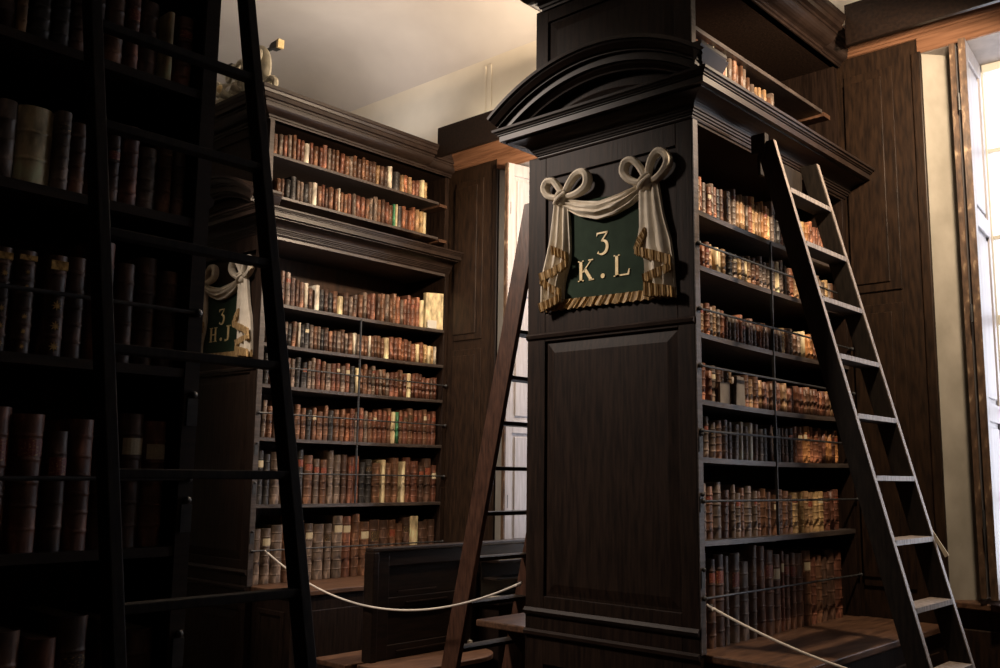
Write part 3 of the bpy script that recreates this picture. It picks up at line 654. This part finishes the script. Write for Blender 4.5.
    for x, z in ((-3.072, 1.438), (-2.548, 1.422)):
        k = MB().ball((x, 3.785, z), .038, .026, .040, 14, 10)
        k.tube(smooth_path([(x-.034, 3.772, z-.022), (x, 3.753, z-.004), (x+.034, 3.772, z+.026)], 4), .010)
        k.tube(smooth_path([(x-.030, 3.772, z+.010), (x, 3.754, z+.022), (x+.022, 3.774, z+.038)], 4), .008)
        k.build('knot', M['linen'], t, smooth=True)
    m = MB(); glyph(m, '3', -2.875, -2.791, 1.113, 1.228); m.build('numeral', M['gold'], t, label='gold numeral 3')
    m = MB(); glyph(m, letters[0], -2.985, -2.884, .990, 1.098); m.build('letter', M['gold'], t, label='gold letter '+letters[0])
    m = MB(); glyph(m, '.', -2.840, -2.815, .990, 1.015); m.build('dot', M['gold'], t)
    m = MB(); jx = -.03 if letters[1] == 'J' else 0; glyph(m, letters[1], -2.764+jx, -2.664+jx, .988, 1.097); m.build('letter', M['gold'], t, label='gold letter '+letters[1])
T = TK; sign('KL', 'painted green board with carved white drapery lettered 3 K.L')
T = TH; YE = 3.752; sign('HJ', 'painted green board with carved white drapery lettered 3 H.J')

YE = 3.808
# carved crest on the 3 H.J case
T = TK
t = thing('carved_crest', 'pale carved crest with gold-tipped black crosspiece atop the 3 H.J bookcase', 'carving', (-6.15, 3.85, 2.716))
m = MB().ball((-6.02, 3.80, 2.98), .185, .06, .21, 18, 14); m.ball((-6.02, 3.745, 2.98), .09, .03, .12)
m.build('mitre', M['stone'], t, smooth=True)
def scroll(c, r0, turns, a0, hand, thick, y):
    P = []; N = 34
    for k in range(N):
        f = k/(N-1); a = a0+hand*turns*2*math.pi*f; r = r0*(1-.85*f); P.append((c[0]+r*math.cos(a), y-.03*f, c[1]+r*math.sin(a)))
    return P, [thick*(1-.55*k/(N-1)) for k in range(N)]
for c, r0, tu, a0, h, th in (((-5.80, 2.80), .075, 1.2, 2.6, -1, .030), ((-5.93, 2.80), .085, 1.1, .4, 1, .028), ((-6.30, 2.83), .10, 1.3, .3, 1, .034), ((-6.46, 2.80), .09, 1.2, 3.0, -1, .032),
                             ((-6.34, 3.02), .10, 1.1, 5.2, 1, .028), ((-6.22, 3.06), .08, 1.2, 4.0, -1, .026), ((-6.48, 2.97), .08, 1.0, 2.2, 1, .026), ((-6.28, 2.94), .07, 1.1, 1.2, -1, .022), ((-5.93, 3.05), .06, 1.0, 1.2, -1, .018), ((-5.97, 2.92), .05, 1.0, 4.4, 1, .016)):
    P, rr = scroll(c, r0, tu, a0, h, th, 3.80 if th > .02 else 3.745); MB().tube(P, rr, 8).build('scroll', M['stone'], t, smooth=True)
for x, z, a in ((-6.42, 2.90, .6), (-6.30, 3.00, 1.2), (-6.20, 2.86, 2.2), (-6.54, 2.82, .2), (-6.34, 2.86, 2.6)):
    P = [(x+.10*math.cos(a)*s, 3.79-.05*math.sin(math.pi*s), z+.13*math.sin(a)*s) for s in (0, .2, .45, .7, 1)]
    MB().tube(P, [.012, .032, .038, .026, .004], 8, flat=.6).build('leaf', M['stone'], t, smooth=True)
MB().ball((-6.40, 3.73, 2.93), .035, .025, .035).build('gilt_flower', M['gold'], t, smooth=True)
bx(-6.15, -5.83, 3.83, 3.86, 2.716, 2.80).box(-6.55, -6.15, 3.83, 3.86, 2.716, 2.80).build('crest_base', M['stone'], t, bevel=.01)
m = MB().box(-6.42, -5.88, 3.84, 3.86, 3.145, 3.165)
for s, x0 in ((1, -5.90), (-1, -6.40)):
    m.prism([(x0, 3.145), (x0+s*.02, 3.130), (x0+s*.09, 3.128), (x0+s*.09, 3.185), (x0+s*.02, 3.182), (x0, 3.165)], lambda p, t_: (p[0], t_, p[1]), 3.825, 3.875)
m.build('crosspiece', M['iron'], t, label='black crosspiece')
for x0, x1 in ((-5.81, -5.785), (-6.515, -6.49)):
    MB().prism([(x0, 3.126), (x1, 3.122), (x1+.003, 3.188), (x0, 3.187)], lambda p, t_: (p[0], t_, p[1]), 3.824, 3.876).build('gold_tip', M['gold'], t, label='gold tip')

# ------------------------------------------------------------------ ladders
def ladder(label, x0, s, y0, y1, zt, dep, rz, mats, tw=.03, th=.022, tread=0, zb=-1.55, cat='ladder'):
    xf = lambda z: x0+s*z
    t = thing('library_ladder', label, cat, (xf(-1.55), (y0+y1)/2, zb), 'wooden library ladders')
    sg = 1 if s < 0 else -1                     # which side is the front
    for ya in (y0-tw, y1):
        P = [(xf(zb), zb), (xf(zt), zt), (xf(zt)-sg*dep, zt), (xf(zb)-sg*dep, zb)]
        st = MB().prism(P, lambda p, t_: (p[0], t_, p[1]), ya, ya+tw).build('stile', mats[0], t, bevel=.003)
        if mats[2] is not None:
            MB().prism([(xf(zb), zb), (xf(zt), zt), (xf(zt)+sg*.004, zt), (xf(zb)+sg*.004, zb)], lambda p, t_: (p[0], t_, p[1]), ya+.001, ya+tw-.001).build('lit_edge', mats[2], st, label='pale front edge, light painted in')  # pale strip puts the light on the front edge into colour
    for z in rz:
        d = dep-.012 if not tread else tread
        a, b = sorted((xf(z)-sg*.004+ (sg*.006 if tread else 0), xf(z)-sg*d))
        rg = MB().box(a, b, y0-.006, y1+.006, z-th/2, z+th/2).build('rung', mats[1], t, bevel=.003)
        if mats[2] is not None:
            MB().prism([(a, z+th/2+.0015), (b+.002, z+th/2+.0015), (b+.002, z-th/2+.001), (b-.002, z-th/2+.001), (b-.002, z+th/2-.001), (a, z+th/2-.001)], lambda p, t_: (p[0], t_, p[1]), y0+.002, y1-.002).build('lit_tread', mats[2], rg, label='pale tread top, light painted in')  # pale skin puts the light on tread top and front into colour
    return t
T = TK
# ladder against the 3 K.L shelves
kz = [1.668-.277*k for k in range(1, 12)]
tl = ladder('tall narrow grey-edged ladder leaning on the shelves of the 3 K.L bookcase', -1.657, -.258, 4.27, 4.735, 1.655, .095, kz, (M['lad_side'], M['lad_side'], M['lad_lit']), .030, .022, .095)
bx(-2.20, -2.12, 4.235, 4.275, 1.60, 1.70).build('top_hook', M['lad_side'], tl, bevel=.006)
bx(-2.185, -2.165, 4.27, 4.735, 1.50, 1.62).build('top_board', M['lad_side'], tl, bevel=.004)
# ladder of the near, shadowed case
ladder('dark ladder leaning on the shadowed near bookcase, closest to the viewer', -1.885, -.23, .925, 1.335, 1.42, .05, [1.30-.2615*k for k in range(11)], (M['lad_side'], M['lad_side'], None), .028, .020)
# reddish ladder seen edge-on left of the 3 K.L case
ladder('reddish-brown ladder seen edge-on, leaning on the left side of the 3 K.L case', -3.815, .2286, 4.00, 4.50, 1.52, .12, [.80-.255*k for k in range(9)], (M['lad_red'], M['lad_side'], None), .034, .022)
# paper tag on the grey ladder
MB().prism([(0, 0), (-.012, .004), (.052, -.125), (.070, -.115)], lambda p, t_: (-1.597+p[0], t_, -.228+p[1]), 4.7655, 4.7705).build('paper_tag', M['paper'], label='pale paper tag hanging from the right rail of the grey-edged ladder', category='tag')

# ------------------------------------------------------------------ barrier cords
def cord(label, a, b, drop, n=40):
    P = [(a[0]+(b[0]-a[0])*k/n, a[1]+(b[1]-a[1])*k/n, a[2]+(b[2]-a[2])*k/n-drop*4*(k/n)*(1-k/n)) for k in range(n+1)]
    o = MB().tube(P, .0058, 8).build('barrier_cord', M['cord'], smooth=True, label=label, category='cord', group='white cords closing the bays')
    for p, s in ((a, 1), (b, -1)):
        MB().tube([(p[0]+s*(.02+.012*math.cos(k)), p[1], p[2]+.012*math.sin(k)-.01) for k in [i*math.pi/5 for i in range(8)]], .003, 6).build('end_hook', M['iron'], o)
        MB().ball((p[0]+s*.035, p[1], p[2]-.018), .010, .010, .010, 8, 6).build('knot', M['cord'], o)
    return o
cord('white barrier cord sagging across the bay between the two lettered bookcases', (-5.655, 3.835, -.53), (-3.345, 3.835, -.55), .25)
cord('white barrier cord running from the right side of the 3 K.L bookcase', (-2.26, 3.835, -.555), (.05, 3.835, -.56), .235)

# ------------------------------------------------------------------ reading pew in the left bay
T = lambda x, y, z: (x-.14, y+.115, z*1.0-.015)
t = thing('reading_pew', 'dark panelled double-sided pew bench between the two lettered bookcases', 'bench', (-4.45, 4.6, -1.55))
px = -4.45; y0, y1 = 3.75, 5.50
bk = MB().box(px-.018, px+.012, y0+.03, y1, -1.50, -.46)
bk.build('back_panel', M['pew'], t, bevel=.003)
m = MB()
for a, b_ in ((y0+.03, y0+.13), (4.55, 4.66), (y1-.08, y1)): m.box(px+.010, px+.030, a, b_, -1.10, -.46)
for a, b_ in ((-.55, -.46), (-.80, -.74), (-1.10, -1.02)): m.box(px+.008, px+.0285, y0+.03, y1, a, b_)
m.build('back_frame', M['pew'], t, bevel=.004)
bx(px-.04, px+.042, y0-.01, y1, -.46, -.435).build('top_rail', M['oak_h'], t, bevel=.006)
bx(px-.045, px+.045, y0-.01, y0+.035, -1.55, -.46).build('end_post', M['pew'], t, bevel=.006)
for zz, ya, yb in ((-.775, 4.02, 4.38), (-.705, 3.95, 4.28), (-1.06, 3.95, 4.45)):
    bx(px+.028, px+.036, ya, yb, zz-.004, zz+.004).build('panel_bead', M['mould'], t)
P = [(px+.013, 3.66), (px+.37, 3.66), (px+.37, 4.36)] + [(px+.37-.26*(1-math.cos(a)), 4.36+.26*math.sin(a)) for a in [k*math.pi/16 for k in range(1, 9)]] + [(px+.013, 4.62)]
MB().prism(P, lambda p, t_: (p[0], p[1], t_), -1.135, -1.105).build('seat', M['ledge'], t, bevel=.005)
P = [(px-.019, 3.60), (px-.34, 3.60), (px-.34, 4.9), (px-.019, 4.9)]
MB().prism(P, lambda p, t_: (p[0], p[1], t_), -1.135, -1.105).build('seat', M['ledge'], t, bevel=.005)
for y in (3.86, 4.4):
    bx(px+.02, px+.25, y, y+.035, -1.55, -1.135).build('leg_panel', M['pew'], t, bevel=.003); bx(px-.30, px-.02, y, y+.035, -1.55, -1.135).build('leg_panel', M['pew'], t, bevel=.003)
# far part: a narrow reading desk with two ledges
t = thing('reading_desk', 'dark reading desk with two narrow ledges fixed behind the reddish ladder', 'desk', (-4.3, 5.05, -1.55))
bx(-4.415, -4.22, 4.66, 5.48, -.565, -.545).build('upper_ledge', M['pew'], t, bevel=.003)
bx(-4.415, -4.18, 4.62, 5.48, -.825, -.805).build('lower_ledge', M['pew'], t, bevel=.003)
bx(-4.40, -4.385, 4.66, 5.48, -1.55, -.565).build('desk_back', M['oak_h'], t); bx(-4.38, -4.22, 4.66, 4.69, -1.55, -.825).build('desk_side', M['pew'], t); bx(-4.38, -4.22, 5.45, 5.48, -1.55, -.825).build('desk_side', M['pew'], t)
bx(-4.41, -4.26, 4.68, 5.46, -.680, -.665).build('middle_ledge', M['oak_h'], t, bevel=.003)
MB().box(-4.35, -4.24, 4.70, 5.30, -.5445, -.5385).build('paper_sheet', M['paper'], label='long pale sheet lying on the upper ledge of the reading desk', category='paper')
MB().box(-4.36, -4.20, 4.64, 5.22, -.8045, -.7915).build('paper_sheet', M['paper'], label='stack of pale sheets on the lower ledge of the reading desk', category='paper')
MB().prism([(0, 0), (.006, .045), (.03, .045), (.04, 0)], lambda p, t_: (-4.38+t_, 4.54+p[0], -1.104+p[1]), -.01, .01).build('card_or_glint', M['card'], label='tiny white sliver painting a glint by the rounded end of the pew seat', category='card')  # white sliver stands in for a glint on a ladder rung
T = TK
# pale strip in front of the near case, painting the lit edge of a spine
MB().prism([(0, 0), (.004, 0), (.012, -.17), (.007, -.17)], lambda p, t_: (-2.20, 1.115-p[0]+t_, -.24+p[1]), -.002, .002).build('lit_spine_edge', M['paper'], label='thin pale strip painting a lit spine edge, lower books, shadowed near bookcase', category='paper')

# ------------------------------------------------------------------ camera
cam = bpy.data.cameras.new('camera'); cam.sensor_width = 36; cam.lens = 34.485; cam.clip_start = .02
co = bpy.data.objects.new('camera', cam); col.objects.link(co)
Mx = Matrix(((0.738013, 0.088542, 0.668952), (0.674659, -0.116062, -0.728948), (0.013097, 0.989288, -0.145391))).to_4x4()
Mx.translation = Vector((0, 0, U)); co.matrix_world = Mx
bpy.context.scene.camera = co

# ------------------------------------------------------------------ light: daylight through the windows
def area(name, loc, rot, sx, sz, e, c, spread=180):
    l = bpy.data.lights.new(name, 'AREA'); l.shape = 'RECTANGLE'; l.size = sx; l.size_y = sz; l.energy = e; l.color = c; l.spread = math.radians(spread)
    o = bpy.data.objects.new(name, l); col.objects.link(o); o.location = (loc[0], loc[1], loc[2]+U); o.rotation_euler = rot; o.visible_camera = False
    return o
H2 = math.pi/2
area('daylight_right_bay', (-1.14, YW+.56, .95), (-H2, 0, 0), 1.15, 3.1, 46, (.84, .86, 1.0))
area('daylight_left_bay', (-4.51, YW+.56, .95), (-H2, 0, 0), 1.15, 3.1, 60, (.84, .86, 1.0))
def lamp(name, loc, e, c, r=.07):
    l = bpy.data.lights.new(name, 'POINT'); l.energy = e; l.color = c; l.shadow_soft_size = r
    o = bpy.data.objects.new(name, l); col.objects.link(o); o.location = (loc[0], loc[1], loc[2]+U); o.visible_camera = False
WARM = (1.0, .77, .54)
lamp('bay_lamp_left', (-3.85, 4.9, 2.15), 250, WARM)
def spot(name, loc, aim, e, c, deg, blend, r):
    l = bpy.data.lights.new(name, 'SPOT'); l.energy = e; l.color = c; l.spot_size = math.radians(deg); l.spot_blend = blend; l.shadow_soft_size = r
    o = bpy.data.objects.new(name, l); col.objects.link(o); o.location = (loc[0], loc[1], loc[2]+U)
    o.rotation_euler = (Vector(aim)-Vector(loc)).to_track_quat('-Z', 'Y').to_euler()
spot('bay_lamp_right', (-1.15, 4.45, 2.2), (-2.0, 5.2, .9), 235, WARM, 154, .22, .07)
sp = bpy.data.lights.new('aisle_fill_spot', 'SPOT'); sp.energy = 620; sp.color = (1.0, .84, .72); sp.spot_size = math.radians(70); sp.spot_blend = .7; sp.shadow_soft_size = .25  # unseen spot added to brighten the lettered end boards
so = bpy.data.objects.new('aisle_fill_spot', sp); col.objects.link(so); so.location = (-5.0, 1.35, 2.9+U)
so.rotation_euler = (Vector((-4.35, 3.8, 1.2))-Vector((-5.0, 1.35, 2.9))).to_track_quat('-Z', 'Y').to_euler()
# uplights behind the boards over the windows and on top of the cases
area('uplight_left', (-4.5, 5.44, 2.9), (math.pi, 0, 0), 2.0, .08, 3.0, (1.0, .85, .66))
area('uplight_right', (-1.1, 5.44, 2.85), (math.pi, 0, 0), 2.0, .08, 6, (1.0, .85, .66))
area('uplight_case_left', (-6.2, 5.0, 2.85), (math.pi, 0, 0), .7, .5, 6, (1.0, .92, .86))
area('uplight_case_mid', (-2.8, 4.8, 2.85), (math.pi, 0, 0), .7, .9, 5.5, (1.0, .92, .86))
w = bpy.data.worlds.new('sky'); bpy.context.scene.world = w; w.use_nodes = True
w.node_tree.nodes['Background'].inputs[0].default_value = (.95, .96, 1, 1); w.node_tree.nodes['Background'].inputs[1].default_value = 1.8
sc = bpy.context.scene
sc.view_settings.view_transform = 'Standard'; sc.view_settings.look = 'None'; sc.view_settings.exposure = 0; sc.view_settings.gamma = 1; sc.view_settings.use_curve_mapping = False
sc.cycles.max_bounces = 8; sc.cycles.diffuse_bounces = 3; sc.cycles.caustics_reflective = False; sc.cycles.caustics_refractive = False; sc.cycles.use_denoising = True
sc.cycles.sample_clamp_indirect = 6
